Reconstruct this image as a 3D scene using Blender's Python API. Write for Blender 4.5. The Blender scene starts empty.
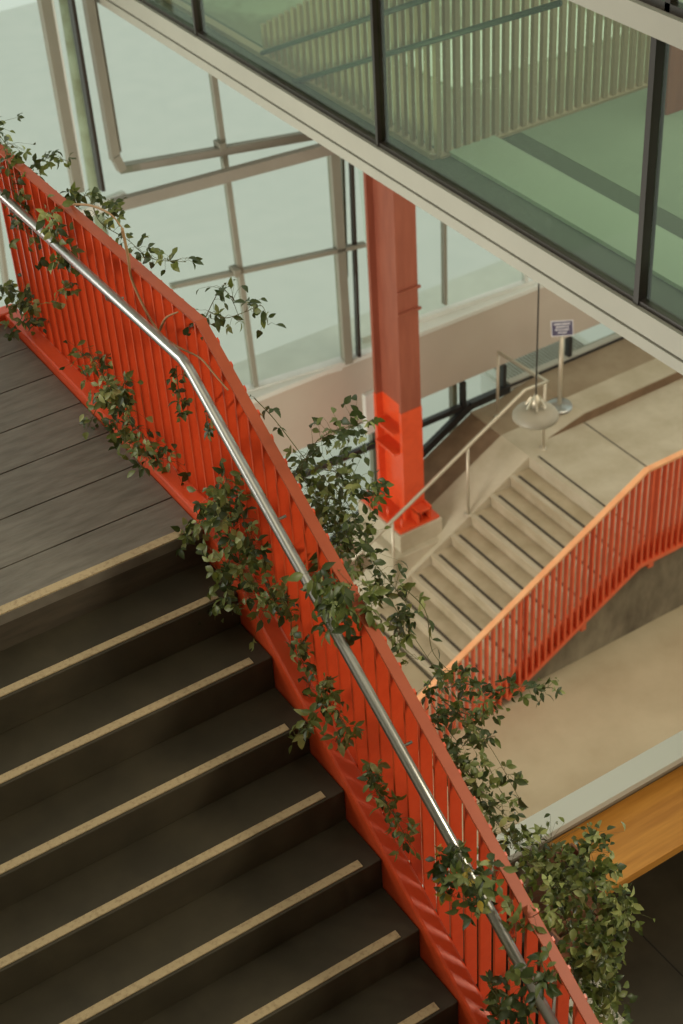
import bpy, math, random
from mathutils import Vector, Matrix
PI = math.pi
scn = bpy.context.scene
C = scn.collection

# ------------------------------------------------------------------ camera
F = 1594.9
CAM = Vector((-2.036, -4.777, 4.079))
RT = Vector((0.83819879, -0.54268392, -0.05400874))
DN = Vector((-0.37180103, -0.49617994, -0.78458235))
FW = Vector((0.39898217, 0.67771648, -0.61766787))
cam = bpy.data.objects.new('camera', bpy.data.cameras.new('camera'))
C.objects.link(cam)
m = Matrix((RT, -DN, -FW)).transposed().to_4x4()
m.translation = CAM
cam.matrix_world = m
cam.data.sensor_width = 36
cam.data.sensor_fit = 'AUTO'
cam.data.lens = 36 * F / 1024
cam.data.clip_end = 300
cam.data.dof.use_dof = True
cam.data.dof.focus_distance = 6.7
cam.data.dof.aperture_fstop = 3.4
scn.camera = cam


def ray(u, v):
    return RT * ((u - 341.5) / F) + DN * ((v - 512) / F) + FW


def at(u, v, ax, val):          # a measured direction met with a real plane of the place
    d = ray(u, v)
    t = (val - CAM[ax]) / d[ax]
    return CAM + d * t


def atp(u, v, p, n):
    d = ray(u, v)
    t = (Vector(p) - CAM).dot(n) / d.dot(n)
    return CAM + d * t


# ------------------------------------------------------------------ materials
def mat(name, col, rough=.6, metal=0., col2=None, nscale=6., bump=0., stretch=None, spec=.5, coat=0., detail=4.,
        lo=.35, hi=.65, bscale=None):
    M = bpy.data.materials.new(name)
    M.use_nodes = True
    nt = M.node_tree
    b = nt.nodes['Principled BSDF']
    b.inputs['Base Color'].default_value = (*col, 1)
    b.inputs['Roughness'].default_value = rough
    b.inputs['Metallic'].default_value = metal
    b.inputs['Specular IOR Level'].default_value = spec
    b.inputs['Coat Weight'].default_value = coat
    b.inputs['Coat Roughness'].default_value = .3
    tc = nt.nodes.new('ShaderNodeTexCoord')
    mp = nt.nodes.new('ShaderNodeMapping')
    if stretch: mp.inputs['Scale'].default_value = stretch
    nt.links.new(tc.outputs['Object'], mp.inputs['Vector'])
    if col2:
        n = nt.nodes.new('ShaderNodeTexNoise')
        n.inputs['Scale'].default_value = nscale
        n.inputs['Detail'].default_value = detail
        n.inputs['Roughness'].default_value = .6
        r = nt.nodes.new('ShaderNodeValToRGB')
        r.color_ramp.elements[0].position = lo
        r.color_ramp.elements[0].color = (*col, 1)
        r.color_ramp.elements[1].position = hi
        r.color_ramp.elements[1].color = (*col2, 1)
        nt.links.new(mp.outputs[0], n.inputs['Vector'])
        nt.links.new(n.outputs['Fac'], r.inputs[0])
        nt.links.new(r.outputs[0], b.inputs['Base Color'])
    if bump:
        n2 = nt.nodes.new('ShaderNodeTexNoise')
        n2.inputs['Scale'].default_value = bscale or nscale * 4
        n2.inputs['Detail'].default_value = 5
        bp = nt.nodes.new('ShaderNodeBump')
        bp.inputs['Strength'].default_value = bump
        bp.inputs['Distance'].default_value = .01
        nt.links.new(mp.outputs[0], n2.inputs['Vector'])
        nt.links.new(n2.outputs['Fac'], bp.inputs['Height'])
        nt.links.new(bp.outputs[0], b.inputs['Normal'])
    return M


ORANGE = mat('orange_paint', (.76, .088, .023), .36, col2=(.68, .072, .018), nscale=9, spec=.5, coat=.25, lo=.4, hi=.7, bump=.12, bscale=30)
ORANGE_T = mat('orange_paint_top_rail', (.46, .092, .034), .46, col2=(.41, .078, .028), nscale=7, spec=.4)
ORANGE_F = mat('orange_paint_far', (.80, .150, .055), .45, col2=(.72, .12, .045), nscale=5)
PEACH = mat('pale_orange_paint', (.86, .42, .20), .5, col2=(.8, .34, .15), nscale=4)  # paler, yellower orange than the rest of the far railing
RUSTRED = mat('dull_red_primer', (.34, .098, .055), .5, col2=(.28, .075, .042), nscale=3, stretch=(4, 4, .6))
TREAD = mat('dark_tread_stone', (.032, .026, .014), .6, col2=(.056, .046, .026), nscale=3.5, bump=.15, lo=.35, hi=.75)
RISER = mat('dark_riser_board', (.050, .040, .027), .7, col2=(.075, .060, .040), nscale=5, stretch=(1, 3, 6))
PLANK = mat('grey_brown_plank', (.125, .112, .090), .55, col2=(.185, .170, .140), nscale=5, stretch=(1, 5, 1), bump=.1)
GRIT = mat('sand_grit_strip', (.46, .36, .21), .9, col2=(.30, .22, .12), nscale=60, bump=.3, lo=.5, hi=.75)
STEEL = mat('brushed_stainless', (.50, .51, .49), .33, 1.)
STEEL_D = mat('dull_satin_steel', (.60, .54, .42), .45, .6)
CONC = mat('far_stair_concrete', (.42, .36, .25), .75, col2=(.55, .49, .37), nscale=2.2, bump=.08, lo=.3, hi=.7)
CONC_D = mat('stair_groove_strip', (.07, .055, .04), .8)
STEPC = mat('far_step_concrete', (.38, .31, .20), .75, col2=(.48, .40, .28), nscale=3, bump=.05)
TAN = mat('polished_tan_floor', (.36, .285, .175), .45, col2=(.50, .42, .28), nscale=.9, lo=.3, hi=.7, detail=7)
BROWNF = mat('brown_floor_tone', (.16, .10, .055), .7, col2=(.22, .14, .08), nscale=4)
WALLC = mat('board_marked_concrete', (.13, .10, .065), .85, col2=(.34, .28, .19), nscale=2.2, bump=.3, stretch=(1, 1, .5), lo=.35, hi=.7, detail=8)
MULL = mat('bronze_grey_mullion', (.28, .265, .21), .5, col2=(.25, .235, .185), nscale=2)
BEAM = mat('taupe_steel_beam', (.27, .245, .20), .55, col2=(.31, .28, .235), nscale=2)
BLACKF = mat('black_window_frame', (.022, .022, .022), .4)
WHITEL = mat('white_ledge_paint', (.72, .73, .68), .5, col2=(.66, .67, .62), nscale=3)
SPAN = mat('warm_grey_spandrel', (.50, .43, .36), .7, col2=(.53, .465, .39), nscale=1.2)
FASC = mat('putty_fascia_paint', (.43, .415, .345), .55, col2=(.40, .385, .32), nscale=1.5)
DARKM = mat('dark_bronze_frame', (.035, .026, .02), .35)
CARPET = mat('green_grey_floor', (.30, .35, .28), .8, col2=(.27, .32, .255), nscale=1.5)
PALEF = mat('pale_interior_floor', (.50, .54, .42), .6, col2=(.30, .29, .21), nscale=1.1, lo=.44, hi=.56)
LEDGE = mat('pale_green_ledge', (.42, .49, .41), .7)
DKBAND = mat('dark_border_and_reflection', (.10, .12, .09), .7)
SLAT = mat('beige_brown_slat', (.46, .34, .24), .5)
GUNRAIL = mat('dark_green_rail', (.06, .085, .07), .4)
WOOD = mat('orange_oak_wood', (.74, .34, .065), .42, col2=(.56, .23, .04), nscale=3.2, stretch=(.5, 6, 6), bump=.04)
CAPW = mat('cool_white_cap', (.68, .70, .66), .45)
DKTILE = mat('dark_floor_tile', (.036, .028, .017), .5, col2=(.062, .050, .032), nscale=2.6, bump=.1)
GROUT = mat('dark_joint', (.012, .010, .008), .8)
CORTEN = mat('corten_steel', (.17, .065, .035), .7, col2=(.30, .13, .07), nscale=8)
SOIL = mat('dark_soil', (.03, .02, .012), .95)
LAMPM = mat('warm_grey_enamel', (.33, .29, .22), .45, col2=(.28, .25, .19), nscale=3)
CORD = mat('black_cord', (.03, .027, .022), .6)
SIGNP = mat('violet_sign_face', (.065, .055, .11), .5)
SIGNW = mat('white_sign_text', (.75, .73, .76), .5)
CLOTH = mat('off_white_cloth', (.60, .58, .50), .8, col2=(.5, .46, .38), nscale=6)
BLUE = mat('blue_label', (.05, .09, .28), .6)
STEM = mat('woody_stem', (.20, .13, .06), .7)
STEM_G = mat('green_stem', (.11, .12, .035), .6)
PAVE = mat('pale_paving', (.78, .78, .75), .8, col2=(.74, .75, .72), nscale=2)
BARK = mat('outside_bark', (.3, .3, .2), .8, col2=(.45, .48, .36), nscale=3)


def leafmat(name, a, b):
    M = mat(name, a, .42, col2=b, nscale=14, spec=.5)
    nt = M.node_tree
    p = nt.nodes['Principled BSDF']
    tr = nt.nodes.new('ShaderNodeBsdfTranslucent')
    tr.inputs['Color'].default_value = (a[0] * 1.6, a[1] * 1.7, a[2], 1)
    mx = nt.nodes.new('ShaderNodeMixShader')
    mx.inputs[0].default_value = .22
    out = nt.nodes['Material Output']
    nt.links.new(p.outputs[0], mx.inputs[1])
    nt.links.new(tr.outputs[0], mx.inputs[2])
    nt.links.new(mx.outputs[0], out.inputs['Surface'])
    return M


LEAF = [leafmat('leaf_dark', (.040, .062, .018), (.065, .092, .026)),
        leafmat('leaf_mid', (.125, .165, .042), (.185, .215, .065)),
        leafmat('leaf_pale', (.32, .37, .14), (.42, .45, .20)),
        leafmat('leaf_yellow', (.50, .36, .05), (.42, .30, .06))]


def glass(name, tint, refl=.08):
    M = bpy.data.materials.new(name)
    M.use_nodes = True
    nt = M.node_tree
    nt.nodes.remove(nt.nodes['Principled BSDF'])
    t = nt.nodes.new('ShaderNodeBsdfTransparent')
    t.inputs[0].default_value = (*tint, 1)
    g = nt.nodes.new('ShaderNodeBsdfGlossy')
    g.inputs['Roughness'].default_value = .03
    lw = nt.nodes.new('ShaderNodeLayerWeight')
    lw.inputs['Blend'].default_value = .5
    fr = nt.nodes.new('ShaderNodeMath')
    fr.operation = 'POWER'
    fr.inputs[1].default_value = 4.5
    nt.links.new(lw.outputs['Facing'], fr.inputs[0])
    ad = nt.nodes.new('ShaderNodeMath')
    ad.operation = 'ADD'
    ad.inputs[1].default_value = refl
    mx = nt.nodes.new('ShaderNodeMixShader')
    nt.links.new(fr.outputs[0], ad.inputs[0])
    nt.links.new(ad.outputs[0], mx.inputs[0])
    nt.links.new(t.outputs[0], mx.inputs[1])
    nt.links.new(g.outputs[0], mx.inputs[2])
    nt.links.new(mx.outputs[0], nt.nodes['Material Output'].inputs['Surface'])
    return M


GLASS = glass('clear_window_glass', (.93, .96, .93), .0)
GREENG = glass('green_tinted_glass', (.80, .88, .76), .05)


# ------------------------------------------------------------------ mesh helpers
class MB:
    def __init__(s): s.v = []; s.f = []; s.mi = []; s.sm = []

    def add(s, vs, fs, mi=0, sm=False):
        o = len(s.v)
        s.v += [tuple(p) for p in vs]
        s.f += [tuple(i + o for i in f) for f in fs]
        s.mi += [mi] * len(fs)
        s.sm += [sm] * len(fs)

    def box(s, a, b, mi=0):
        x0, y0, z0 = a; x1, y1, z1 = b
        s.hexa([(x0, y0, z0), (x1, y0, z0), (x1, y1, z0), (x0, y1, z0)],
               [(x0, y0, z1), (x1, y0, z1), (x1, y1, z1), (x0, y1, z1)], mi)

    def hexa(s, lo, hi, mi=0):
        s.add(list(lo) + list(hi), [(3, 2, 1, 0), (4, 5, 6, 7), (0, 1, 5, 4), (1, 2, 6, 5), (2, 3, 7, 6), (3, 0, 4, 7)], mi)

    def prism(s, poly, vec, mi=0):      # polygon (3d points) swept by vec
        n = len(poly)
        vec = Vector(vec)
        vs = [Vector(p) for p in poly] + [Vector(p) + vec for p in poly]
        fs = [tuple(range(n))[::-1], tuple(range(n, 2 * n))] + [(i, (i + 1) % n, n + (i + 1) % n, n + i) for i in range(n)]
        s.add(vs, fs, mi)

    def bar(s, a, b, w, h, up=(0, 0, 1), mi=0):
        a = Vector(a); b = Vector(b)
        d = (b - a).normalized()
        side = d.cross(Vector(up)).normalized()
        u = side.cross(d).normalized()
        side *= w / 2; u *= h / 2
        s.hexa([a - side - u, a + side - u, a + side + u, a - side + u],
               [b - side - u, b + side - u, b + side + u, b - side + u], mi)

    def tube(s, pts, r, n=10, mi=0, r2=None):
        pts = [Vector(p) for p in pts]
        m_ = len(pts)
        rings = []
        ref = Vector((0, 0, 1))
        for i, p in enumerate(pts):
            d = (pts[min(i + 1, m_ - 1)] - pts[max(i - 1, 0)]).normalized()
            if abs(d.dot(ref)) > .95: ref = Vector((1, 0, 0))
            a = d.cross(ref).normalized()
            b = a.cross(d).normalized()
            rr = r if r2 is None else r + (r2 - r) * i / (m_ - 1)
            k = 1.
            if 0 < i < m_ - 1:
                c_ = (pts[i] - pts[i - 1]).normalized().dot((pts[i + 1] - pts[i]).normalized())
                k = 1 / max(.5, math.sqrt((1 + c_) / 2))
            rings += [p + (a * math.cos(2 * PI * j / n) + b * math.sin(2 * PI * j / n)) * rr * (1 if k == 1 else (1 + k) / 2) for j in range(n)]
        fs = [(i * n + j, i * n + (j + 1) % n, (i + 1) * n + (j + 1) % n, (i + 1) * n + j) for i in range(m_ - 1) for j in range(n)]
        s.add(rings, fs + [tuple(range(n))[::-1], tuple(range((m_ - 1) * n, m_ * n))], mi, True)

    def lathe(s, prof, c, n=32, mi=0):
        vs = [(c[0] + r * math.cos(2 * PI * j / n), c[1] + r * math.sin(2 * PI * j / n), c[2] + z) for r, z in prof for j in range(n)]
        m_ = len(prof)
        s.add(vs, [(i * n + j, i * n + (j + 1) % n, (i + 1) * n + (j + 1) % n, (i + 1) * n + j) for i in range(m_ - 1) for j in range(n)], mi, True)

    def build(s, name, mats, parent=None, bevel=0.):
        me = bpy.data.meshes.new(name)
        org = parent.matrix_world.translation.copy() if parent and parent.get('_o') is None else Vector((0, 0, 0))
        if parent is not None:
            org = Vector(ORG.get(parent.name, (0, 0, 0)))
        me.from_pydata([tuple(Vector(p) - org) for p in s.v], [], s.f)
        if not isinstance(mats, (list, tuple)): mats = [mats]
        for q in mats: me.materials.append(q)
        me.polygons.foreach_set('material_index', s.mi)
        me.polygons.foreach_set('use_smooth', s.sm)
        me.update()
        o = bpy.data.objects.new(name, me)
        C.objects.link(o)
        if parent is not None:
            o.parent = parent
            ORG[o.name] = org
        if bevel:
            b = o.modifiers.new('b', 'BEVEL'); b.width = bevel; b.segments = 2; b.limit_method = 'ANGLE'
        return o


ORG = {}


def thing(name, label, cat, loc=(0, 0, 0), group=None):
    o = bpy.data.objects.new(name, None)
    o.empty_display_size = .1
    C.objects.link(o)
    o.location = loc
    ORG[o.name] = tuple(loc)
    o['label'] = label; o['category'] = cat
    if group: o['group'] = group
    return o


def tag(o, label, cat, group=None):
    o['label'] = label; o['category'] = cat
    if group: o['group'] = group
    return o


def struct(o, label=None):
    o['kind'] = 'structure'
    if label: o['label'] = label
    return o


# ------------------------------------------------------------------ near landing and stair
T, RS = .251, .17
XL = -3.6
mb = MB()
joints = [.215, .515, .815, 1.105, 1.405, 1.70, 2.0, 2.3]
y0 = -.052
prev = y0
for j in joints:
    mb.box((XL, prev + (.004 if prev > y0 else 0), -.045), (.078, j - .004, 0))
    prev = j
mb.box((XL, y0 + .01, -.30), (.078, 2.3, -.047), 1)
mb.box((XL, y0 - .0, -.17), (.078, y0 + .02, -.045), 1)
struct(mb.build('floor', [PLANK, RISER]), 'grey brown plank landing above the dark stair')
mb = MB(); mb.box((XL, -.048, 0), (-.0, -.004, .006))
o = mb.build('nosing_strip', GRIT); tag(o, 'pale grit strip along the front edge of the plank landing', 'strip')

st = thing('staircase', 'dark stone staircase with sand coloured nosing strips below the plank landing', 'stairs', (-1.5, 0, -.17))
N = 19
for k in range(1, N + 1):
    yb = -(k - 1) * T - .03
    yf = -k * T - .052
    z = -k * RS
    mb = MB()
    mb.prism([(XL, yf, z), (XL, yb + .02, z), (XL, yb + .02, z - .30), (XL, yf, z - RS + .0)], (.080 - XL, 0, 0), 0)
    o = mb.build('step', TREAD, st, bevel=.004)
    mb = MB(); mb.box((XL, -k * T - .040, z), (-.0, -k * T - .003, z + .005))
    mb.build('nosing_strip', GRIT, st)

# ------------------------------------------------------------------ near railing
XF0, XF1 = .166, .217
SL = RS / T


def ztop(y): return .965 if y > -.057 else .965 + SL * (y + .057)
def zstr(y): return min(.052, SL * y + .085)
KN = (.052 - .085) / SL
YE, YN = 1.98, -2.95
rail = thing('stair_railing', 'orange steel railing with close flat blades beside the dark near staircase', 'railing', (.17, 0, 0))
mb = MB()
for (ya, yb) in ((YE, KN), (KN, YN)):
    za, zb = zstr(ya), zstr(yb)
    bo = -.24 if yb < -1 else -.24
    mb.prism([(.083, ya, za - .36), (.083, ya, za), (.165, ya, za), (.165, ya, za - .36)], (0, yb - ya, zb - za))
mb.box((-1.2, YE - .001, -.15), (.165, YE + .085, .052))
mb.build('stringer', ORANGE, rail, bevel=.012)
mb = MB()
k = .0605
for (ya, yb) in ((YE + .06, -.057), (-.057, YN)):
    za, zb = ztop(ya), ztop(yb)
    mb.prism([(.162, ya, za - .012), (.162, ya, za), (.206, ya, za), (.206, ya, za - .012)], (0, yb - ya, zb - za))
mb.box((-1.2, YE, .953), (.2, YE + .066, .965))
mb.build('top_rail', ORANGE_T, rail, bevel=.0015)
y = YE - .05
ys = []
while y > YN + .05:
    ys.append(y); y -= .0895
for y in ys:
    mb = MB()
    t = .006
    zt = ztop(y) - .013
    s_ = 0 if y > -.05 else SL
    z0 = zstr(y) - .17
    mb.hexa([(XF0, y - t, z0), (XF1, y - t, z0), (XF1, y + t, z0), (XF0, y + t, z0)],
            [(XF0, y - t, zt - s_ * t), (XF1 + .0, y - t, zt - s_ * t), (XF1, y + t, zt + s_ * t), (XF0, y + t, zt + s_ * t)])
    mb.build('baluster', ORANGE, rail)
x = -.12
while x > -1.15:
    mb = MB(); mb.box((x - .006, YE + .005, -.1), (x + .006, YE + .08, .952)); mb.build('baluster', ORANGE, rail); x -= .0895
hz = lambda y: .82 if y > -.075 else .82 + SL * .985 * (y + .075)
mb = MB()
mb.tube([(-.9, YE - .08, .82), (.06, YE - .08, .82), (.092, YE - .12, .82), (.092, 1, .82), (.092, -.05, .82), (.092, -.10, hz(-.10)), (.092, -1.5, hz(-1.5)), (.092, YN, hz(YN))], .0205, 18)
hr = mb.build('handrail', STEEL, rail)
hr['label'] = 'round stainless steel handrail'
for y in (1.6, .62, -.62, -1.42, -2.22):
    mb = MB()
    mb.tube([(.168, y, hz(y) - .07), (.12, y, hz(y) - .07), (.095, y, hz(y) - .05), (.092, y, hz(y) - .015)], .006, 8)
    mb.build('handrail_bracket', STEEL, hr)

# ------------------------------------------------------------------ lower dark level, bench, parapet (right of the near stair)
mb = MB(); mb.box((-4, -9, -3.65), (6.5, -.46, -3.40)); 
for xx in (.85, 2.06, 3.27, 4.48): mb.box((xx, -9, -3.40), (xx + .008, -.47, -3.3985), 1)
for yy in (-1.9, -3.2, -4.4): mb.box((-4, yy, -3.40), (6.5, yy + .008, -3.3985), 1)
struct(mb.build('floor', [DKTILE, GROUT]), 'dark tiled lower floor at the foot of the near stair')
mb = MB(); mb.box((.6, -.46, -3.65), (6.5, -.40, -2.56))
struct(mb.build('wall_back', WALLC))
mb = MB()
mb.box((.6, -.515, -2.545), (6.5, -.365, -2.50), 0)
mb.box((.6, -.505, -2.58), (6.5, -.46, -2.545), 1)
struct(mb.build('trim_1', [CAPW, BEAM], bevel=.003), 'cool white cap along the parapet over the tan hall')
be = thing('wooden_bench', 'orange oak bench top running along the white capped parapet', 'bench', (3.6, -.68, -3.4))
mb = MB(); mb.box((1.62, -.885, -2.71), (6.0, -.465, -2.65)); mb.build('bench_top', WOOD, be, bevel=.004)
for xx in (1.7, 3.2, 4.7, 5.9):
    mb = MB(); mb.box((xx, -.80, -3.4), (xx + .05, -.47, -2.71)); mb.build('support_panel', WOOD, be)

# planters
c1, c2, c3 = at(604, 874, 2, -2.35), at(601, 916, 2, -2.50), at(594, 950, 2, -2.66)
yq = at(573, 842, 2, -2.35).y
pl_specs = [(c1.x - .26, c1.x, c1.y, yq, -2.35), (c2.x - .26, c2.x, c2.y, c1.y - .02, -2.50), (c3.x - .26, c3.x, c3.y, c2.y - .02, -2.66)]
for i, (x0, x1, ya, yb, zt) in enumerate(pl_specs):
    p = thing('planter_box', ['tall rust coloured planter box touching the orange oak bench, highest of three',
                              'rust coloured planter box in the middle of the stepped row',
                              'lowest rust coloured planter box of the stepped row, farthest from the bench'][i], 'planter', ((x0 + x1) / 2, (ya + yb) / 2, -3.4), 'rust coloured planter boxes beside the stair')
    mb = MB()
    w = .012
    mb.box((x0, ya, -3.4), (x1, ya + w, zt)); mb.box((x0, yb - w, -3.4), (x1, yb, zt))
    mb.box((x0, ya + w, -3.4), (x0 + w, yb - w, zt)); mb.box((x1 - w, ya + w, -3.4), (x1, yb - w, zt))
    pbx = mb.build('box', CORTEN, p)
    mb = MB(); mb.box((x0 + w, ya + w, -3.38), (x1 - w, yb - w, zt - .10)); mb.build('soil', SOIL, pbx)

# white cloth slumped beside the planters
mb = MB()
rc = random.Random(4)
a = at(585, 965, 2, -2.75)
n = 14
vs = []
for i in range(n):
    for j in range(n):
        u, v = i / (n - 1), j / (n - 1)
        x = a.x - .26 + .32 * u + .02 * math.sin(9 * v)
        y = a.y - .02 - .42 * v + .03 * math.sin(7 * u)
        z = -2.72 - .16 * v - 0.5 * max(0, u - .75) + .02 * math.sin(13 * u + 5 * v) + rc.uniform(-.006, .006)
        if u > .99: z = -3.39
        if u < .01: z = -3.39
        if v > .99: z = -3.39
        if v < .01: z = -3.39
        vs.append((x, y, z))
mb.add(vs, [(i * n + j, (i + 1) * n + j, (i + 1) * n + j + 1, i * n + j + 1) for i in range(n - 1) for j in range(n - 1)], 0, True)
tag(mb.build('cloth_cover', CLOTH), 'crumpled off white cloth half hidden behind leaves and the orange railing', 'cloth')

# ------------------------------------------------------------------ tan hall floor
ZT = -8.62
mb = MB(); mb.box((-6, -8, ZT - .25), (16, 5.25, ZT))
mb.box((-6, 5.25, ZT - .25), (5.3, 9.2, ZT))
mb.box((9.35, -8, ZT), (9.365, 5.25, ZT + .0015), 1)
struct(mb.build('floor', [TAN, GROUT]), 'polished tan floor of the lower hall')

# ------------------------------------------------------------------ far stair
X0, TF, RF = 5.93, .293, .16
ZL = -7.285
YA, YB = 5.26, 7.24
XN = X0 + 6 * TF      # landing nose 7.688
fs = thing('staircase', 'pale concrete staircase with dark groove strips beyond the far orange railing', 'stairs', (6.5, 6.2, -9.0))
for k in range(-2, 6):
    x = X0 + k * TF; z = ZL - (6 - k) * RF
    mb = MB()
    mb.prism([(x, YA, z), (x + TF + .03, YA, z), (x + TF + .03, YA, z - .30), (x + .03, YA, z - .32), (x + .015, YA, z - .05), (x, YA, z - .035)], (0, YB - YA, 0))
    mb.build('step', STEPC, fs, bevel=.006)
    mb = MB(); mb.box((x + .070, YA + .02, z), (x + .108, YB - .06, z + .002)); mb.build('groove_strip', CONC_D, fs)
    mb = MB(); mb.box((x + .004, YA + .02, z), (x + .060, YB - .0, z + .003)); mb.build('nosing', CONC, fs)
# landing
mb = MB()
mb.box((XN, YA, ZL - .28), (16, 7.4, ZL), 0)
mb.box((8.645, YA, ZL), (8.665, 7.39, ZL + .0015), 1)
mb.box((XN + .075, YA + .02, ZL), (XN + .105, YB - .06, ZL + .0015), 1)
struct(mb.build('floor', [CONC, CONC_D]), 'pale concrete landing at the head of the far stair')


# sloping walkway beside the stair
def zw(x):
    if x < XN: return ZL + (x - XN) * RF / TF
    if x < 8.1: return ZL
    if x < 8.66: return ZL + .135 * (x - 8.1) / .56
    return ZL + .135


def strip(mb, xs, ya, yb, th, mi=0, dz=0.):
    for a_, b_ in zip(xs, xs[1:]):
        mb.hexa([(a_, ya, zw(a_) - th), (b_, ya, zw(b_) - th), (b_, yb, zw(b_) - th), (a_, yb, zw(a_) - th)],
                [(a_, ya, zw(a_) + dz), (b_, ya, zw(b_) + dz), (b_, yb, zw(b_) + dz), (a_, yb, zw(a_) + dz)], mi)


mb = MB()
XB = XN - (ZL - ZT) * TF / RF
strip(mb, [XB, XN], 7.24, 7.79, .25)
strip(mb, [XN, 8.1, 8.66, 16], 7.40, 7.79, .3)
mb.box((XN, 7.24, ZL - .25), (8.2, 7.40, ZL - .0005))
strip(mb, [XN, 8.1, 8.66, 16], 7.79, 8.42, .3, 2, -.004)  # landing band: shade under the spandrel painted as a lighter brown
strip(mb, [XB, XN], 7.79, 8.42, .25, 1, -.02)  # brown slope band, partly its own tone, partly spandrel shade painted in
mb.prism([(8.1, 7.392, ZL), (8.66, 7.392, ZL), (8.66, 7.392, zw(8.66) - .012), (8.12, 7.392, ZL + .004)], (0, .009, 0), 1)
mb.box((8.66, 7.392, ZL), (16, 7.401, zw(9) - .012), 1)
struct(mb.build('floor', [CONC, BROWNF, mat('landing_shade_band', (.27, .20, .125), .7, col2=(.33, .26, .17), nscale=3)]), 'concrete walkway sloping down beside the far stair')
# retaining wall under the stair side
mb = MB()
mb.prism([(5.36, 5.245, ZT - .2), (16, 5.245, ZT - .2), (16, 5.245, ZL - .005), (XN, 5.245, ZL - .04), (5.36, 5.245, ZT)], (0, .013, 0))
struct(mb.build('wall_front', WALLC), 'stained concrete wall under the far orange railing')
# far railing
YR = 5.17
fr = thing('stair_railing', 'orange slatted railing with pale top edge beside the far concrete stair', 'railing', (7.6, YR, ZL))
XK = 7.61


def zf(x): return -6.20 if x > XK else -6.20 + (x - XK) * .5475


XE = 12.3
for nm, o0, o1, ya, yb, M_ in (('top_rail', -.03, .0, YR - .035, YR + .035, PEACH), ('stringer', -1.33, -1.10, YR + .04, YR + .075, ORANGE_F), ('bottom_rail', -1.36, -1.31, YR - .03, YR + .04, ORANGE_F)):
    mb = MB()
    xs_ = {'top_rail': 3.8, 'stringer': 5.3, 'bottom_rail': 5.78}[nm]
    for xa, xb in ((xs_, XK), (XK, XE)):
        mb.prism([(xa, ya, zf(xa) + o0), (xa, yb, zf(xa) + o0), (xa, yb, zf(xa) + o1), (xa, ya, zf(xa) + o1)], (xb - xa, 0, zf(xb) - zf(xa)))
    mb.build(nm, M_, fr)
x = 3.9
nb = 0
while x < XE - .02 and nb < 99:
    mb = MB(); t = .008
    z1 = zf(x) - .03; z0 = max(zf(x) - 1.31, ZT)
    mb.hexa([(x - t, YR - .03, z0), (x + t, YR - .03, z0), (x + t, YR + .035, z0), (x - t, YR + .035, z0)],
            [(x - t, YR - .03, z1), (x + t, YR - .03, z1), (x + t, YR + .035, z1), (x - t, YR + .035, z1)])
    mb.build('baluster', ORANGE_F, fr)
    x += .0885; nb += 1
for x in (5.95, 6.8, 7.75, 8.7, 9.6):
    mb = MB(); mb.box((x, YR - .01, zf(x) - 1.45), (x + .07, YR + .09, zf(x) - 1.33)); mb.build('bracket', ORANGE_F, fr)
    mb = MB(); mb.box((x + .03, YR + .035, zf(x) - 1.4), (x + .06, YR + .05, zf(x) - .03)); mb.build('post', ORANGE_F, fr)
# slab edge under railing
# handrail on the walkway
hr = thing('handrail', 'thin satin steel handrail descending on posts between walkway and far concrete stair', 'handrail', (6.8, 7.2, -8))
HY = 7.27
pts = [at(352, 560, 1, HY), at(368, 545, 1, HY), at(525, 390, 1, HY), at(547, 382, 1, HY)]
e = at(498, 352, 2, pts[3].z)
mb = MB(); mb.tube(pts + [e + Vector((.0, -.02, 0))], .022, 10); mb.build('rail_tube', STEEL_D, hr)
for (xx, yy, zt) in ((6.80, HY, None), (7.92, HY, pts[3].z), (5.72, HY, None), (e.x, e.y, pts[3].z)):
    mb = MB()
    if zt is None:
        f_ = (xx - pts[1].x) / (pts[2].x - pts[1].x)
        zt = pts[1].z + f_ * (pts[2].z - pts[1].z)
    mb.tube([(xx, yy, zw(xx) - .0), (xx, yy, zt)], .019, 10)
    mb.lathe([(0.0, .0), (.045, .0), (.045, .012), (.0, .012)], (xx, yy, zw(xx)), 14)
    mb.build('post', STEEL_D, hr)

# stanchion with sign
sx, sy = 8.53, 7.72
sz = zw(sx)
stn = thing('sign_stanchion', 'chrome stanchion with round base holding a violet notice on the far landing', 'stanchion', (sx, sy, sz))
mb = MB(); mb.lathe([(0, .0), (.17, .0), (.17, .018), (.15, .035), (.04, .055), (.0, .055)], (sx, sy, sz), 32); mb.build('base', STEEL, stn)
mb = MB(); mb.tube([(sx, sy, sz + .05), (sx, sy, sz + 1.02)], .028, 14); mb.build('pole', STEEL_D, stn)
c = Vector((sx, sy, sz + 1.13))
nrm = Vector((-.45, -.75, .48)).normalized()
rx = Vector((.86, -.51, 0)); rx = (rx - nrm * rx.dot(nrm)).normalized(); uy = nrm.cross(rx)
if uy.z < 0: uy = -uy


def panel(c, w, h, off, th):
    q = [c + rx * sx_ * w / 2 + uy * sy_ * h / 2 + nrm * off for sx_, sy_ in ((-1, -1), (1, -1), (1, 1), (-1, 1))]
    return q, nrm * th


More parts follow.
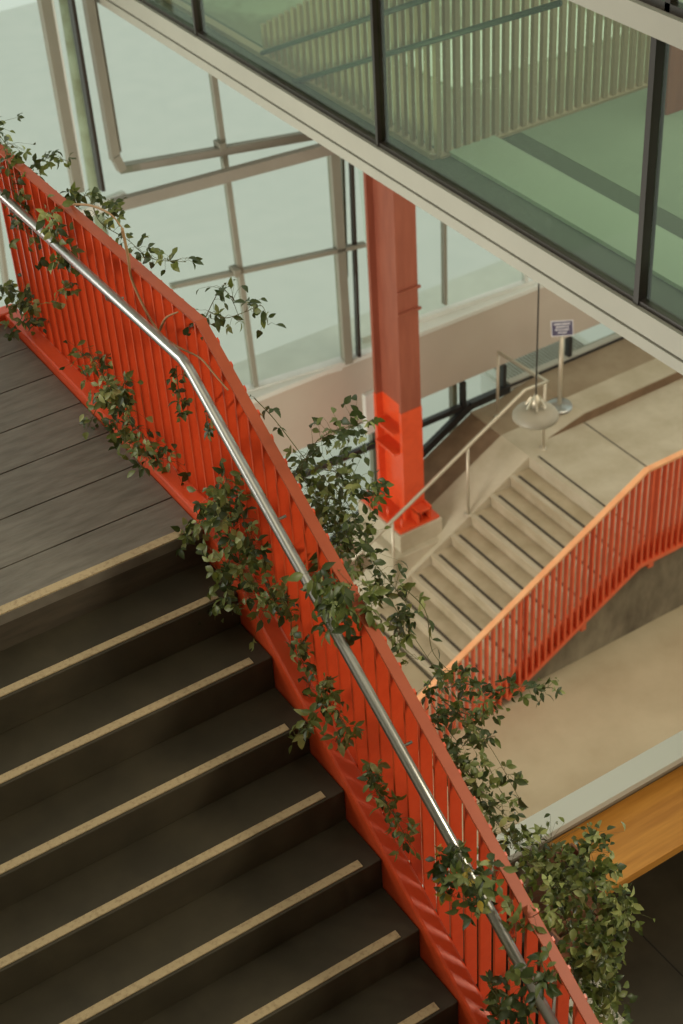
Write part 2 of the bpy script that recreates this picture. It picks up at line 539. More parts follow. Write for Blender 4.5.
mb = MB(); q, v_ = panel(c, .262, .184, -.012, .012); mb.prism(q, v_); fb = mb.build('sign_frame', SIGNW, stn)
mb = MB(); q, v_ = panel(c, .245, .165, .0005, .003); mb.prism(q, v_); sf_ = mb.build('sign_face', SIGNP, fb)
mb = MB()
rt = random.Random(2)
for i, (l, h_) in enumerate(((.19, .022), (.15, .017), (.17, .017), (.11, .017))):
    yy = .052 - i * .034
    xx = -l / 2
    while xx < l / 2 - .004:
        w_ = rt.choice((.008, .012, .016))
        q, v_ = panel(c + rx * (xx + w_ / 2) + uy * yy, w_, h_, .0036, .001)
        mb.prism(q, v_); xx += w_ + rt.choice((.004, .004, .008))
mb.build('sign_text', SIGNW, fb)

# ------------------------------------------------------------------ low window strip + spandrel wall
YW = 8.45
win = MB()
ZS = -6.82
win.box((2.0, YW + .0, -5.93 - .88), (16, YW + .22, -5.93), 0)
struct(win.build('wall_right', SPAN), 'warm grey spandrel band under the tall windows')
mb = MB(); mb.box((2.0, YW - .02, -5.93), (16, YW + .75, -5.865)); struct(mb.build('trim_2', WHITEL, bevel=.01), 'white ledge on the spandrel band')
zb = -7.19
mb = MB()
XS = list(range(4, 17))
mb.bar((3, YW + .01, -7.19), (16, YW + .01, -7.19), .06, .075)
mb.bar((4, YW - .02, zw(4) + .085), (XN, YW - .02, zw(XN) + .085), .06, .11)
mb.bar((XN, YW - .02, zw(XN) + .085), (8.3, YW - .02, -7.19), .06, .10)
mb.bar((8.3, YW - .05, -7.135), (16, YW - .05, -7.135), .02, .03)
for xx in (6.35, 7.60, 8.22, 9.27, 10.4, 11.6):
    mb.box((xx - .022, YW - .03, zw(xx) + .03), (xx + .03, YW + .05, -6.82))
struct(mb.build('window_1', BLACKF), 'black framed low window strip under the spandrel')
mb = MB(); mb.box((3, YW + .06, zw(4)), (16, YW + .068, -6.82)); mb2 = MB(); mb2.box((8.3, YW - .045, -7.2), (16, YW + .045, -7.10)); mb2.build('sill', FASC, bpy.data.objects['window_1'])
g_ = mb.build('pane', GLASS, bpy.data.objects['window_1'])
mb = MB(); mb.box((6.30, YW + .08, -8.6), (6.36, YW + .16, -6.82)); mb.box((7.50, YW + .08, -8.3), (7.57, YW + .16, -6.82)); mb.box((9.2, YW + .09, -7.25), (16, YW + .14, -7.16))
mb.build('outer_mullion', MULL, bpy.data.objects['window_1'])
# paving outside
mb = MB(); mb.box((-2, YW + .25, -9.3), (22, 30, -9.1)); struct(mb.build('ground', PAVE), 'pale paving outside the windows')
# vent grille on outside sill
gr = thing('floor_grille', 'ribbed pale grille outside the low window near the far landing', 'grille', (9.2, 8.9, -7.4))
mb = MB(); mb.box((8.5, 8.62, -7.45), (10.0, 9.2, -7.40)); mb.build('frame', WHITEL, gr)
mb = MB()
for i in range(26): mb.box((8.62 + i * .05, 8.66, -7.40), (8.64 + i * .05, 9.16, -7.385))
mb.build('ribs', BEAM, gr)
mb = MB(); mb.box((8.45, 8.60, -9.1), (10.05, 9.22, -7.45)); mb.build('curb', PAVE, gr)

# ------------------------------------------------------------------ tall glass facade (slightly leaning)
LEAN = .07
N1 = None


def fplane(p0, p1):
    p0 = Vector(p0); p1 = Vector(p1)
    h = (p1 - p0)
    upv = Vector((0, LEAN, 1))
    return p0, h.cross(upv).normalized()


P1, N1 = fplane((4.76, 8.64, -5.85), (5.84, 8.50, -5.85))
P2, N2 = fplane((7.12, 8.66, -5.85), (8.71, 8.56, -5.85))
P0, N0 = fplane((2.0, 8.68, -5.85), (4.7, 8.66, -5.85))


def fb_(mb, P, Nn, a, b, w, d, off=0.):
    A = atp(*a, P, Nn); B = atp(*b, P, Nn)
    nn = Nn if Nn.y < 0 else -Nn
    A = A + nn * off; B = B + nn * off
    mb.bar(A, B, w, d, nn)


def ext(a, b, k0, k1):
    a = Vector(a); b = Vector(b)
    return tuple(a + (a - b) * k0), tuple(b + (b - a) * k1)


w1 = thing('window_2', 'tall white glass wall behind the near orange railing', 'window', (4.8, 8.6, -5.85))
for k_ in ('category', 'label'): pass
w1['kind'] = 'structure'; del w1['category']
mb = MB()
fb_(mb, P1, N1, *ext((212, 70), (255.5, 388), .15, 0), .055, .10)
mb.build('mullion', MULL, w1)
mb = MB(); fb_(mb, P1, N1, *ext((333, 150), (347, 362), .35, 0), .10, .12); mb.build('mullion', MULL, w1)
mb = MB(); fb_(mb, P1, N1, (346, 150), (350, 280), .03, .05, -.1); mb.build('mullion', MULL, w1)
mb = MB(); fb_(mb, P1, N1, (350.5, 140), (358.5, 356), .03, .08); mb.build('mullion', DARKM, w1)
mb = MB(); fb_(mb, P1, N1, (170, 285.5), (364, 243.5), .045, .08, .02); mb.build('transom', MULL, w1)
mb = MB(); fb_(mb, P1, N1, (240, 394), (340, 364), .10, .12); mb.build('transom', WHITEL, w1)
mb = MB(); fb_(mb, P1, N1, (118, 168), (330, 131), .075, .12, .02); mb.build('transom', BEAM, w1)
mb = MB(); fb_(mb, P1, N1, (105, 197.5), (335, 136.5), .12, .10, .25); mb.build('brace', BEAM, w1)
mb = MB(); fb_(mb, P1, N1, (115, 165.5), (320, 128), .012, .02, .07); mb.build('transom', MULL, w1)
for (u, v) in ((218.5, 144), (233.5, 270)):
    A = atp(u, v, P1, N1); mb = MB(); mb.box((A.x - .035, A.y - .10, A.z - .04), (A.x + .035, A.y + .04, A.z + .04)); mb.build('clamp', MULL, w1)
# left bay
w0 = thing('window_3', 'double mullions of the glass wall at the upper left', 'window', (3.4, 8.6, -5.85))
w0['kind'] = 'structure'; del w0['category']
for (a, b, w, M_, off) in (((42, 0), (76, 190), .10, MULL, .05), ((48.5, 0), (80, 185), .02, WHITEL, .05), ((71, 0), (102, 190), .035, DARKM, 0.), ((86, 0), (113, 158), .085, MULL, .05), ((93, 0), (118, 150), .015, MULL, .02), ((-5, 210), (6, 290), .04, MULL, .02)):
    a2, b2 = ext(a, b, .15, .0)
    mb = MB(); fb_(mb, P0, N0, a2, b2, w, .10, off); mb.build('mullion', M_, w0)
mb = MB(); fb_(mb, P0, N0, (112, 154), (119, 168), .08, .10, .06); mb.build('clamp', MULL, w0)
mb = MB(); fb_(mb, P0, N0, (60, 222), (125, 196), .10, .10, .0); mb.build('transom', WHITEL, w0)
w2 = thing('window_4', 'white glass bay to the right of the orange column', 'window', (7.9, 8.6, -5.85))
w2['kind'] = 'structure'; del w2['category']
mb = MB(); fb_(mb, P2, N2, (443.5, 205), (444.5, 304), .035, .08); mb.build('mullion', MULL, w2)
mb = MB(); fb_(mb, P2, N2, (360, 340), (533, 282.5), .11, .12); mb.build('transom', WHITEL, w2)
mb = MB(); fb_(mb, P2, N2, (525, 268), (525, 284), .04, .08); mb.build('mullion', WHITEL, w2)


def pane(P, Nn, x0, x1, z0, z1, par):
    up = Vector((0, LEAN, 1)); h = up.cross(Nn); h = h / h.x if abs(h.x) > 1e-6 else h
    h = Vector((1, -(Nn.x + 0) / Nn.y, 0))

    def q(x, z): return P + h * (x - P.x) + up * (z - P.z)
    mb = MB(); mb.prism([q(x0, z0), q(x1, z0), q(x1, z1), q(x0, z1)], (0, .01, 0)); mb.build('pane', GLASS, par)


pane(P0, N0, -3.0, 4.30, -5.8, 4, w0)
pane(P1, N1, 4.32, 6.45, -5.8, 4, w1)
pane(P2, N2, 6.5, 16, -5.8, 2, w2)
# pale tree trunk-like planting glimpsed between the double mullions
tr = thing('street_tree', 'pale blurred tree outside between the double mullions', 'tree', (at(85, 100, 1, 12)[0], 12, -9.1))
A = at(62, -10, 1, 12); B = at(96, 200, 1, 12)
mb = MB(); mb.tube([(B.x + .1, 12, -9.1), tuple(B), tuple(A)], .09, 8, r2=.06); mb.build('trunk', BARK, tr)

# ------------------------------------------------------------------ orange column
XC = 6.10
a = at(393, 190, 0, XC); b_ = at(363, 172, 0, XC)
CY0 = a.y; CY1 = b_.y
r_ = at(415.5, 205, 1, CY0)
XC1 = r_.x
ZTP = -1.25
zs = at(400, 413, 0, XC).z
plz = at(403, 539, 0, XC - .20)
PZ = plz.z
col = thing('steel_column', 'orange and dull red steel column standing on a concrete plinth behind the far stair', 'column', (XC + .15, (CY0 + CY1) / 2, PZ))
ZC0 = PZ + .03


def hsec(mb, z0, z1, e=0.):
    fl = .045
    mb.box((XC - e, CY0 - e, z0), (XC1 + e, CY0 + fl, z1))
    mb.box((XC - e, CY1 - fl, z0), (XC1 + e, CY1 + e, z1))
    xm = (XC + XC1) / 2 - .03
    mb.box((xm - .02, CY0 + fl, z0), (xm + .02, CY1 - fl, z1))


mb = MB(); hsec(mb, zs, ZTP); mb.build('shaft', RUSTRED, col)
mb = MB(); hsec(mb, ZC0, zs, .006); o = mb.build('lower_shaft', ORANGE, col); o['label'] = 'bright orange lower part of the column'
mb = MB(); mb.box((XC - .18, CY0 - .16, PZ), (XC1 + .11, CY1 + .14, PZ + .03)); mb.build('base_plate', ORANGE, col)
for zz in (zs - .30, zs - .58):
    mb = MB(); mb.box((XC - .09, CY0 + .05, zz), (XC + .12, CY1 - .12, zz + .025)); mb.build('shelf_plate', ORANGE, col)
for zz in (at(396, 292, 0, XC).z, at(396, 313, 0, XC).z):
    mb = MB(); mb.box((XC - .01, CY0 - .03, zz - .03), (XC1 + .02, CY0, zz + .0)); mb.build('clip', RUSTRED, col)
mb = MB(); mb.box((XC + .08, CY0 - .15, PZ + .03), (XC + .10, CY0, PZ + .22)); mb.box((XC + .26, CY0 - .15, PZ + .03), (XC + .28, CY0, PZ + .22)); mb.box((XC + .08, CY0 - .15, PZ + .17), (XC + .28, CY0, PZ + .19)); mb.build('gusset', ORANGE, col)
mb = MB()
for (bx_, by_) in ((XC - .11, CY0 - .09), (XC - .11, CY0 + .2), (XC - .11, CY1 + .06), (XC + .17, CY0 - .08)):
    mb.lathe([(0, .13), (.016, .13), (.016, 0)], (bx_, by_, PZ + .03), 8)
mb.build('anchor_bolts', ORANGE, col)
pb = MB()
def blk(x0, x1, ya, yb, zt_):
    pb.hexa([(x0, ya, min(zw(x0), zt_) - .1), (x1, ya, min(zw(x1), zt_) - .1), (x1, yb, min(zw(x1), zt_) - .1), (x0, yb, min(zw(x0), zt_) - .1)], [(x0, ya, zt_), (x1, ya, zt_), (x1, yb, zt_), (x0, yb, zt_)])
blk(XC - .21, XC1 + .13, CY0 - .19, CY1 + .16, PZ - .001)
blk(XC - .33, XC1 + .20, CY0 - .27, CY1 + .18, PZ - .24)
tag(pb.build('concrete_plinth', CONC, bevel=.01), 'pale stepped concrete plinth carrying the orange column', 'plinth')
A = at(367, 392, 1, 8.44); B = at(372, 430, 1, 8.44)
mb = MB(); mb.box((A.x - .07, 8.38, B.z), (A.x + .10, 8.45, A.z)); tag(mb.build('junction_box', WHITEL, bevel=.01), 'small pale junction box on the spandrel behind the orange column', 'box')

# ------------------------------------------------------------------ pendant lamp
d = ray(535.5, 412); L = CAM + d * 15.4
lp = thing('pendant_lamp', 'grey dome pendant lamp hanging on a cord over the far stair', 'lamp', tuple(L))
mb = MB(); rL = .225
mb.lathe([(.035, .060), (.07, .056), (.12, .046), (.17, .028), (.205, .002), (rL, -.03), (rL, -.055), (rL - .012, -.055), (rL - .02, -.03), (.15, .015), (.06, .035), (.0, .035)], L, 40); mb.build('shade', LAMPM, lp)
mb = MB(); mb.lathe([(.0, .20), (.02, .20), (.03, .16), (.05, .15), (.05, .07), (.0, .07)], L, 16)
for k in range(6):
    a_ = k * PI / 3
    mb.bar(L + Vector((.05 * math.cos(a_), .05 * math.sin(a_), .16)), L + Vector((.10 * math.cos(a_), .10 * math.sin(a_), .07)), .02, .02)
mb.build('lamp_fitting', STEEL_D, lp)
mb = MB(); mb.tube([L + Vector((0, 0, .19)), Vector((L.x, L.y, -1.27))], .008, 8); mb.build('cord', CORD, lp)

# ------------------------------------------------------------------ upper glazed gallery
XG = 3.8
zl = at(543, 274, 0, XG).z        # lower edge of fascia
zu = at(543, 250, 0, XG).z        # upper edge of fascia
zfl = at(543, 285, 0, XG).z       # flange below
zt = at(648, 34, 0, XG).z         # beam above
zt2 = at(683, 22, 0, XG).z
Y_A, Y_B = -5.0, 12.0
mb = MB()
mb.box((XG, Y_A, zl + .012), (XG + .1, Y_B, zu - .005), 0)
mb.box((XG + .02, Y_A, zl - .0), (XG + .1, Y_B, zl + .012), 1)
mb.box((XG - .01, Y_A, zfl), (XG + .25, Y_B, zl), 0)
mb.box((XG + .1, Y_A, zfl), (12, 9.0, zu - .03), 0)
struct(mb.build('trim_3', [FASC, DARKM]), 'putty painted slab edge under the green gallery glass')
ZG = zu - .03
mb = MB()
Y0g = at(543, 123, 2, ZG).y
e1 = at(583, 235, 2, ZG).x; e2 = at(600, 199, 2, ZG).x
mb.box((XG + .05, Y_A, ZG), (e1, 8.9, ZG + .01), 1)
mb.box((e1, Y_A, ZG), (e2, Y0g, ZG + .04), 2)
mb.box((e2, Y_A, ZG), (e2 + .22, Y0g, ZG + .008), 1)  # dark band painted on the floor for the fascia's reflection
mb.box((e2 + .22, Y_A, ZG), (12, Y0g, ZG + .01), 0)
mb.box((e1, Y0g, ZG), (12, 8.9, ZG + .01), 3)
p1_, p2_ = at(455, 92, 2, ZG), at(605, 24, 2, ZG)
mb.box((p1_.x, p1_.y, ZG + .01), (p2_.x, p2_.y + .5, ZG + .03), 4)  # pale patch painted for window brightness behind the slats
struct(mb.build('floor', [CARPET, DKBAND, LEDGE, PALEF, mat('window_brightness_patch', (.90, .98, .92), .5)]), 'green grey floor seen inside the glazed gallery')
mb = MB()
mb.box((XG - .01, Y_A, zt), (XG + .14, Y_B, zt2), 0)
mb.box((XG + .14, Y_A, zt + .02), (12, 9, zt2), 0)
struct(mb.build('trim_4', FASC), 'putty painted beam above the green gallery glass')
w5 = thing('window_5', 'green tinted gallery glass with dark frames', 'window', (XG, 2.6, zu))
w5['kind'] = 'structure'; del w5['category']
mb = MB(); mb.box((XG + .03, Y_A, zu - .005), (XG + .09, Y_B, zu + .03)); mb.box((XG + .03, Y_A, zt - .02), (XG + .09, Y_B, zt)); mb.build('frame', DARKM, w5)
for u, v, wd in ((637, 298, .045), (378, 143, .028), (196, 31, .03)):
    yy = at(u, v, 0, XG + .03).y
    mb = MB(); mb.box((XG + .02, yy - wd / 2, zu), (XG + .12, yy + wd / 2, zt)); mb.build('mullion', DARKM, w5)
yys = [Y_A, at(637, 298, 0, XG).y, at(378, 143, 0, XG).y, at(196, 31, 0, XG).y, Y_B]
for a_, b_2 in zip(yys, yys[1:]):
    mb = MB(); mb.box((XG + .055, a_ + .02, zu + .02), (XG + .063, b_2 - .02, zt - .01)); mb.build('pane', GREENG, w5)
w6 = thing('window_6', 'dark glazing above the gallery beam at the top right corner', 'window', (XG, 2.0, zt2))
w6['kind'] = 'structure'; del w6['category']
mb = MB(); mb.box((XG + .03, Y_A, zt2), (XG + .09, Y_B, zt2 + .05)); yy = at(663, 8, 0, XG).y; mb.box((XG + .03, yy - .02, zt2), (XG + .09, yy + .02, zt2 + 1.6)); mb.build('frame', DARKM, w6)
mb = MB(); mb.box((XG + .055, Y_A, zt2 + .04), (XG + .063, Y_B, zt2 + 1.6)); mb.build('pane', GREENG, w6)
# slatted guard in the gallery, partly in place of a reflection
sg = thing('slatted_guard_and_reflection', 'beige brown slatted guard in the gallery, partly standing for a reflection in its glass', 'railing', (XG + 1, Y0g, ZG))
xs0 = XG + .28
x = xs0
cnt = 0
while x < 9.3 and cnt < 62:
    mb = MB(); mb.box((x - .02, Y0g - .01, ZG + .01), (x + .02, Y0g + .03, ZG + 1.5)); mb.build('slat', SLAT, sg); x += .086; cnt += 1
y = Y0g + .09
ya_, yb_ = at(300, 118, 0, XG + .25).y, at(371, 150, 0, XG + .25).y
while y < 8.1 and cnt < 99:  # slats along the glass, built in place of a railing's reflection
    h_ = min(1.5, 1.15 + (y - yb_) / (ya_ - yb_) * (.57 - 1.15))
    if h_ < .25: break
    mb = MB(); mb.box((XG + .24, y - .02, ZG + .01), (XG + .27, y + .02, ZG + h_)); mb.build('slat', SLAT, sg); y += .10; cnt += 1
mb = MB(); mb.box((xs0, Y0g - .02, ZG + 1.5), (9.3, Y0g + .05, ZG + 1.54)); mb.build('top_rail', SLAT, sg)
mb = MB(); mb.box((XG + .22, Y0g, ZG + .0), (XG + .29, 8.1, ZG + .05)); mb.box((xs0, Y0g - .03, ZG), (9.3, Y0g + .05, ZG + .03)); mb.build('bottom_rail', SLAT, sg)  # the piece along the glass belongs to the slats standing for a reflection
gp = thing('reflected_rails', 'pair of dark sloping rails standing for a reflection across the gallery slats', 'handrail', (XG + .19, 5.5, ZG))
for (ua, va, ub, vb) in ((262, 53, 430, -2), (256, 93, 560, 3)):  # rails added to stand for reflected ones in the glass
    A = at(ua, va, 0, XG + .19); B = at(ub, vb, 0, XG + .19)
    mb = MB(); mb.tube([A, B], .02, 8); mb.build('rail_tube', GUNRAIL, gp)

# red column built in place of a reflection in the gallery glass
q = at(668, 110, 2, ZG)
rc_ = thing('steel_column', 'dark red column standing for a reflection behind the right dark mullion', 'column', (q.x, q.y, ZG))
mb = MB(); mb.box((q.x - .09, q.y - .08, ZG + .01), (q.x + .09, q.y - .06, zt)); mb.box((q.x - .09, q.y + .06, ZG + .01), (q.x + .09, q.y + .08, zt)); mb.box((q.x - .01, q.y - .06, ZG + .01), (q.x + .01, q.y + .06, zt)); mb.build('shaft', RUSTRED, rc_)

# ------------------------------------------------------------------ plants
def leaf(mb, p, d, n, L_, W, mi):
    d = d.normalized(); s = d.cross(n)
    if s.length < 1e-3: s = d.cross(Vector((1, 0, .3)))
    s.normalize(); n = s.cross(d).normalized()
    prof = ((0, 0, 0), (.22, .36, .02), (.5, .5, .0), (.78, .28, -.08), (1, 0, -.2))
    vs = [p]
    for t, w, dz in prof[1:-1]:
        c = p + d * (L_ * t) + n * (L_ * dz)
        e_ = n * (W * w * .35)
        vs += [c - s * (W * w) + e_, c, c + s * (W * w) + e_]
    vs.append(p + d * L_ + n * (L_ * prof[-1][2]))
    mb.add(vs, [(0, 2, 1), (0, 3, 2), (1, 2, 5, 4), (2, 3, 6, 5), (4, 5, 8, 7), (5, 6, 9, 8), (7, 8, 10), (8, 9, 10)], mi, True)


def vine(name, label, cat, stems, seed, size=.045, mix=(.45, .42, .13, 0), spread=.06, bare=False, group=None, droop=.5, aspect=.54, trif=.35, stemr=.0022, stemm=None):
    """stems: list of (points, leaves, spread) with points in metres"""
    R_ = random.Random(seed)
    base = stems[0][0][0]
    root = thing(name, label, cat, tuple(base), group)
    sm = MB(); lm = MB()
    for pts, nl, spr in stems:
        pts = [Vector(p) for p in pts]
        # smooth polyline
        fine = []
        for i in range(len(pts) - 1):
            p0 = pts[max(i - 1, 0)]; p1 = pts[i]; p2 = pts[i + 1]; p3 = pts[min(i + 2, len(pts) - 1)]
            for k in range(6):
                t = k / 6
                fine.append(.5 * ((2 * p1) + (-p0 + p2) * t + (2 * p0 - 5 * p1 + 4 * p2 - p3) * t * t + (-p0 + 3 * p1 - 3 * p2 + p3) * t ** 3))
        fine.append(pts[-1])
        sm.tube(fine, stemr, 6, r2=stemr * .5)
        nl = int(nl * 1.85)
        if not nl: continue
        k = 0
        while k < nl:
            i = R_.random() * (len(fine) - 1.001)
            q = fine[int(i)].lerp(fine[int(i) + 1], i % 1)
            off = Vector((R_.gauss(0, 1), R_.gauss(0, 1), R_.gauss(0, 1))) * spr * .55
            tip = q + off
            if off.length > .015:
                mid = q.lerp(tip, .5) + Vector((0, 0, .01))
                sm.tube([q, mid, tip], stemr * .45, 4, r2=stemr * .25)
            dirn = (off.normalized() * .5 + Vector((R_.gauss(0, .6), R_.gauss(0, .6), -droop * .8 + R_.gauss(0, .35))))
            if dirn.length < .1: dirn = Vector((0, 0, -1))
            # leaves look at the light from the windows and above
            nn = Vector((R_.gauss(-.35, .6), R_.gauss(-.45, .6), R_.gauss(.8, .5)))
            cnt = 3 if R_.random() < trif else 1
            mi = R_.choices((0, 1, 2, 3), mix)[0]
            for j in range(cnt):
                dj = dirn.normalized()
                if cnt == 3 and j:
                    sd = dj.cross(nn).normalized() * (1 if j == 1 else -1)
                    dj = (dj * .45 + sd).normalized()
                s_ = size * R_.uniform(.65, 1.25) * (1 if j == 0 else .85)
                leaf(lm, tip, dj, nn + Vector((R_.gauss(0, .25), R_.gauss(0, .25), R_.gauss(0, .25))), s_, s_ * aspect * R_.uniform(.85, 1.2), mi)
                k += 1
    sm.build('stem', stemm or STEM_G, root)
    if lm.v: lm.build('foliage', LEAF, root)
    return root


def px(X, *uv):      # points on the plane x = X met by these measured directions
    return [at(u, v, 0, X) for u, v in uv]


V = vine
IN, OUT, TOPX = .06, .31, .2
V('climbing_vine', 'leafy vine tumbling over the top rail at the upper left corner', 'vine',
  [(px(.2, (-12, 120), (8, 148), (28, 190), (42, 235)), 70, .085), (px(.13, (5, 150), (14, 190), (22, 225), (36, 245)), 40, .08)], 1, .045, (.5, .4, .1, 0))
V('climbing_vine', 'small sprig arching out beyond the top rail towards the glass wall', 'vine',
  [(px(.32, (38, 165), (46, 156), (58, 158), (70, 162)), 22, .025)], 2, .036, (.6, .4, 0, 0))
V('climbing_vine', 'bright leafy tuft hanging on the landing handrail', 'vine',
  [(px(.10, (48, 212), (56, 228), (60, 248), (64, 262)), 42, .05)], 3, .052, (.2, .6, .2, 0))
V('climbing_vine', 'vine trailing along the outer edge of the landing top rail', 'vine',
  [(px(.27, (75, 205), (88, 196), (100, 222), (128, 240), (150, 258), (186, 262)), 62, .04), (px(.28, (70, 200), (72, 190)), 12, .02), (px(.28, (108, 212), (112, 200), (118, 220)), 22, .03)], 4, .040, (.55, .38, .07, 0))
V('climbing_vine', 'airy sprig of separate dark leaves hanging before the white glass', 'vine',
  [(px(.22, (198, 326), (200, 324)) + px(.40, (205, 318), (214, 300), (222, 288), (232, 300), (240, 320)), 24, .055), (px(.40, (210, 312), (225, 318), (245, 312), (262, 306), (268, 325)), 20, .05)], 5, .046, (.75, .25, 0, 0), aspect=.46, trif=.35)
V('climbing_vine', 'bushy clump at the far foot of the landing railing', 'vine',
  [(px(.12, (4, 290), (18, 296), (30, 312), (36, 326)), 75, .06), (px(.02, (22, 318), (12, 330)), 8, .03)], 6, .046, (.4, .5, .1, 0))
V('climbing_vine', 'small pair of leaves poking between the landing blades', 'vine',
  [(px(.13, (70, 286), (60, 292), (54, 308)), 14, .022)], 7, .04, (.3, .55, .15, 0))
V('climbing_vine', 'vine sprawling over the landing curb onto the grey planks', 'vine',
  [(px(.12, (78, 352), (95, 362), (108, 385), (120, 408), (140, 432), (172, 462)), 110, .065), (px(.02, (108, 388), (95, 412), (85, 432), (70, 448)), 46, .04),
   (px(.10, (126, 380), (120, 395), (128, 410)), 24, .05), (px(.04, (115, 425), (130, 448), (150, 458)), 50, .05)], 8, .044, (.35, .5, .15, 0))
V('climbing_vine', 'thin hanging tendril with a few leaves between blades below the handrail bend', 'vine',
  [(px(.13, (176, 366), (178, 386), (182, 402), (184, 416)), 20, .025), (px(.13, (206, 415), (208, 432)), 9, .02)], 9, .042, (.3, .5, .2, 0))
V('climbing_vine', 'thick vine clump spilling over the stringer at the head of the stair', 'vine',
  [(px(.10, (226, 478), (228, 520), (236, 556), (258, 590), (274, 612)), 130, .085), (px(.02, (222, 520), (200, 522), (184, 540), (178, 552)), 70, .055),
   (px(.02, (230, 560), (215, 590), (208, 615)), 40, .06), (px(.10, (215, 488), (225, 510)), 30, .06), (px(.12, (240, 500), (246, 530), (256, 560)), 36, .06)], 10, .046, (.35, .48, .17, 0))
V('climbing_vine', 'dark leafy tuft lying on the first step below the landing', 'vine',
  [(px(-.02, (228, 600), (215, 610), (200, 622), (212, 634)), 55, .05)], 11, .042, (.85, .15, 0, 0))
V('climbing_vine', 'slender tendrils with pale leaves rising through the blades beside the second step', 'vine',
  [(px(.14, (275, 590), (290, 612), (292, 640), (305, 668), (312, 700)), 34, .04), (px(.13, (262, 560), (272, 590), (286, 600)), 24, .04), (px(.13, (300, 640), (310, 660)), 10, .03)], 12, .044, (.3, .5, .2, 0))
V('climbing_vine', 'dense leafy shoots rising above the railing in front of the orange column', 'vine',
  [(px(.40, (300, 470), (318, 440), (345, 428), (360, 425)), 75, .07), (px(.42, (296, 470), (312, 490), (330, 520), (345, 550)), 95, .10), (px(.42, (325, 470), (350, 475), (365, 495), (375, 493)), 70, .07),
   (px(.42, (335, 520), (350, 540), (362, 570)), 60, .09), (px(.42, (318, 500), (335, 500), (350, 520)), 60, .08)], 13, .040, (.52, .42, .06, 0))
V('climbing_vine', 'leafy tuft draped over the top rail with long hanging leaves beside the orange column base', 'vine',
  [(px(.20, (318, 568), (330, 572), (345, 585), (362, 600), (372, 612)), 80, .075), (px(.08, (316, 572), (322, 600), (332, 632)), 40, .05), (px(.08, (335, 580), (342, 610)), 24, .05)], 14, .058, (.35, .55, .10, 0), droop=1.1, aspect=.42)
V('climbing_vine', 'long arching stem running outside the railing from the landing bend to the lower planters', 'vine',
  [(px(.45, (254, 398), (275, 420), (310, 465), (345, 500), (368, 545), (382, 585), (408, 628), (450, 690), (492, 750), (520, 800)), 40, .03),
   (px(.45, (372, 560), (392, 585), (408, 608), (400, 625)), 44, .045), (px(.45, (405, 620), (398, 640), (418, 660)), 20, .04), (px(.45, (400, 585), (425, 610), (432, 650), (450, 672)), 14, .015)], 15, .046, (.65, .33, .02, 0), aspect=.45)
V('climbing_vine', 'side shoot reaching across in front of the far orange railing', 'vine',
  [(px(.55, (440, 690), (465, 684), (490, 690), (520, 686), (550, 688)), 72, .035), (px(.55, (442, 700), (460, 712), (480, 715), (498, 700)), 60, .05), (px(.5, (430, 700), (445, 725), (462, 745), (478, 738)), 30, .04),
   (px(.55, (472, 720), (480, 745), (500, 790), (520, 815)), 8, .02), (px(.55, (478, 742), (495, 736)), 10, .02), (px(.5, (425, 690), (440, 672), (470, 672)), 24, .03)], 16, .040, (.6, .36, .04, 0), aspect=.45)
V('climbing_vine', 'leafy clump on the stringer beside the third step', 'vine',
  [(px(.06, (322, 684), (330, 705), (345, 725), (335, 742)), 60, .05), (px(.0, (318, 712), (305, 728), (292, 740)), 20, .03)], 17, .052, (.2, .6, .2, 0), droop=.9, aspect=.42)
V('climbing_vine', 'narrow leafy strand between blades and stringer beside the fifth step', 'vine',
  [(px(.10, (368, 768), (376, 790), (392, 812), (410, 845)), 60, .04)], 18, .05, (.25, .6, .15, 0), droop=.9, aspect=.42)
V('climbing_vine', 'clump with one yellow leaf wrapped around the lower handrail', 'vine',
  [(px(.06, (440, 866), (455, 860), (475, 870), (498, 880)), 46, .05), (px(.04, (470, 880), (478, 896), (470, 908)), 26, .05), (px(.04, (448, 870), (455, 885), (450, 898)), 24, .04)], 19, .052, (.55, .32, .05, .08))
V('climbing_vine', 'pale tendril twisted over the lower top rail', 'vine',
  [(px(.18, (505, 900), (520, 925), (535, 915), (548, 910)), 14, .03), (px(.12, (512, 900), (516, 940), (508, 960), (524, 975)), 12, .03)], 20, .05, (.1, .4, .5, 0), stemm=STEM)
V('climbing_vine', 'dark leafy tufts on the handrail near the bottom of the railing', 'vine',
  [(px(.07, (540, 960), (545, 975), (535, 985)), 26, .04), (px(.07, (520, 985), (525, 1005), (518, 1018)), 20, .03), (px(.12, (488, 985), (500, 1005), (494, 1030)), 34, .05)], 21, .052, (.8, .2, 0, 0))
V('climbing_vine', 'leafy band climbing just outside the lower railing', 'vine',
  [(px(.42, (446, 740), (468, 775), (495, 820), (520, 850)), 120, .07), (px(.42, (462, 760), (480, 790), (505, 815)), 60, .07)], 22, .042, (.45, .42, .13, 0))
V('planter_shrub', 'bright leafy shrub rising from the rust coloured planter nearest the oak bench', 'shrub',
  [(px(.95, (575, 880), (560, 862), (548, 845)), 90, .12), (px(1.0, (590, 880), (590, 850), (594, 835)), 60, .07), (px(1.05, (600, 880), (606, 868), (612, 872)), 30, .05), (px(.85, (560, 890), (540, 870), (530, 850)), 90, .10), (px(.85, (575, 895), (560, 880)), 50, .10)], 23, .044, (.2, .5, .3, 0))
V('planter_shrub', 'sprawling leafy shrub over the middle rust coloured planter', 'shrub',
  [(px(.95, (590, 915), (605, 900), (622, 908), (628, 914)), 95, .08), (px(.8, (570, 930), (560, 910), (548, 900)), 60, .08), (px(.95, (590, 930), (600, 940), (612, 930)), 90, .09)], 24, .044, (.22, .5, .28, 0))
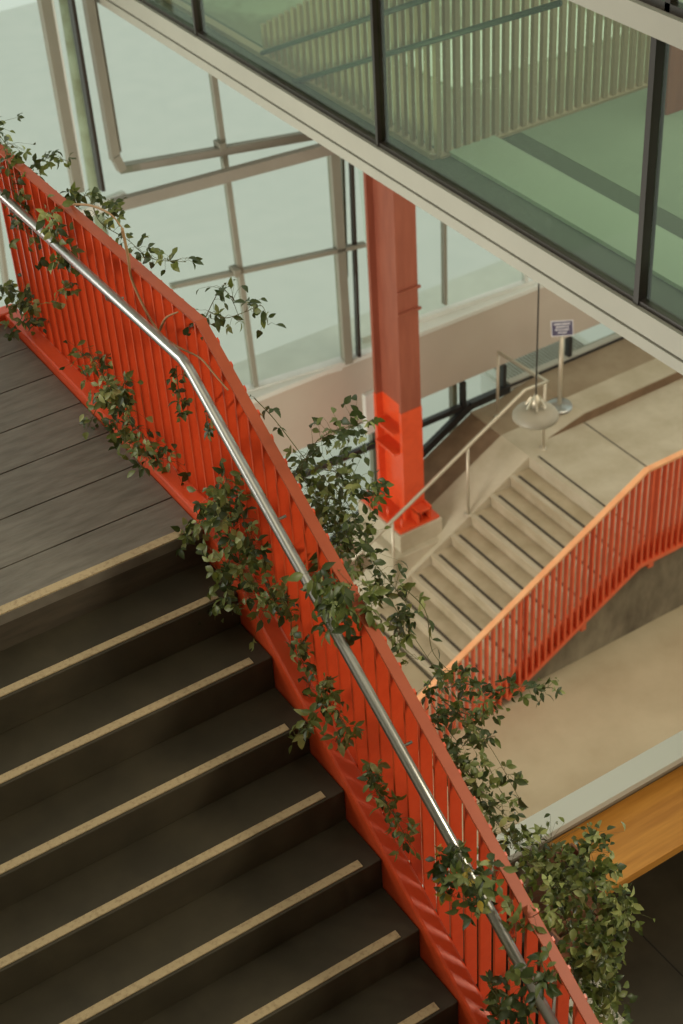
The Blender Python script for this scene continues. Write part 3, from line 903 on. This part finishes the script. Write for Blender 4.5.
V('planter_shrub', 'hanging leafy shrub at the lowest planter beside the white cloth', 'shrub',
  [(px(.85, (585, 950), (590, 970), (596, 995), (600, 1020)), 110, .09), (px(.8, (570, 950), (576, 975), (585, 1000)), 60, .08), (px(.85, (606, 985), (612, 1010), (616, 1030)), 40, .06), (px(.85, (600, 940), (606, 960)), 50, .08)], 25, .05, (.3, .5, .2, 0))
V('woody_vine', 'bare pale woody stem looping from the landing top rail down across the handrail bend', 'vine',
  [(px(.20, (60, 205), (88, 205), (110, 214), (122, 228)), 0, 0), (px(.15, (122, 228), (128, 256), (132, 280), (148, 315), (163, 336), (180, 348), (200, 358), (215, 375), (228, 390)), 0, 0), (px(.22, (228, 390), (245, 402), (262, 415)), 0, 0), (px(.15, (160, 330), (166, 318), (178, 312)), 0, 0)],
  26, stemr=.0062, stemm=mat('pale_woody_stem', (.42, .25, .12), .7), bare=True)

# ------------------------------------------------------------------ building shell (roof and rear walls out of view)
mb = MB(); mb.box((-9, -12, 6.0), (2.6, 9.5, 6.3)); mb.box((2.6, -12, 6.0), (18, -2.5, 6.3)); struct(mb.build('ceiling', FASC))
mb = MB(); mb.box((-9.2, -12, -9.2), (-9, 5, 6.2)); struct(mb.build('wall_left', SPAN))
mb = MB(); mb.box((-9, -12.2, -9.2), (18, -12, 6.2)); struct(mb.build('wall_rear', SPAN))

# ------------------------------------------------------------------ light
W = bpy.data.worlds.new('world'); scn.world = W; W.use_nodes = True
bg = W.node_tree.nodes['Background']
bg.inputs[0].default_value = (.93, 1.0, .90, 1)
bg.inputs[1].default_value = .75


def area(name, loc, target, sx_, sy_, power, col=(1, 1, 1)):
    l = bpy.data.lights.new(name, 'AREA'); l.shape = 'RECTANGLE'; l.size = sx_; l.size_y = sy_; l.energy = power; l.color = col
    o = bpy.data.objects.new(name, l); C.objects.link(o)
    o.location = loc
    o.rotation_euler = (Vector(target) - Vector(loc)).to_track_quat('-Z', 'Y').to_euler()
    return o


area('hall_fill', (8.2, 2.6, -1.42), (7.8, 2.6, -8), 7, 7, 315, (1., .90, .70))  # unseen area light added to brighten the hall floor and far stair
area('hall_side_fill', (-3.5, 4.0, -6), (6.5, 7, -5.5), 3.5, 3, 580, (1., .95, .84))  # unseen area light added to light the column from the left
area('landing_fill', (-5.5, 3.5, 3.0), (.2, -.5, 0), 5, 3, 230, (1, .96, .88))  # unseen area light added as left fill for the landing and blade edges
area('stair_fill', (-1.0, -1.5, 5.8), (-.5, -1.5, 0), 4, 4, 50, (1, .88, .66))  # unseen area light added to lift the dark treads
area('railing_side_fill', (4.2, -6.8, 4.4), (.6, -1.0, -.6), 1.3, 1.3, 330, (1, .88, .66))  # unseen area light added at right for the blades and leaves
area('gallery_fill', (7.5, 3.0, zt - .02), (7.5, 3.0, -3), 6, 8, 165, (1, 1., .9))  # unseen area light added to brighten the gallery interior

vs_ = scn.view_settings
vs_.view_transform = 'Standard'; vs_.look = 'None'; vs_.gamma = 1.0; vs_.exposure = 0.0
vs_.use_curve_mapping = False
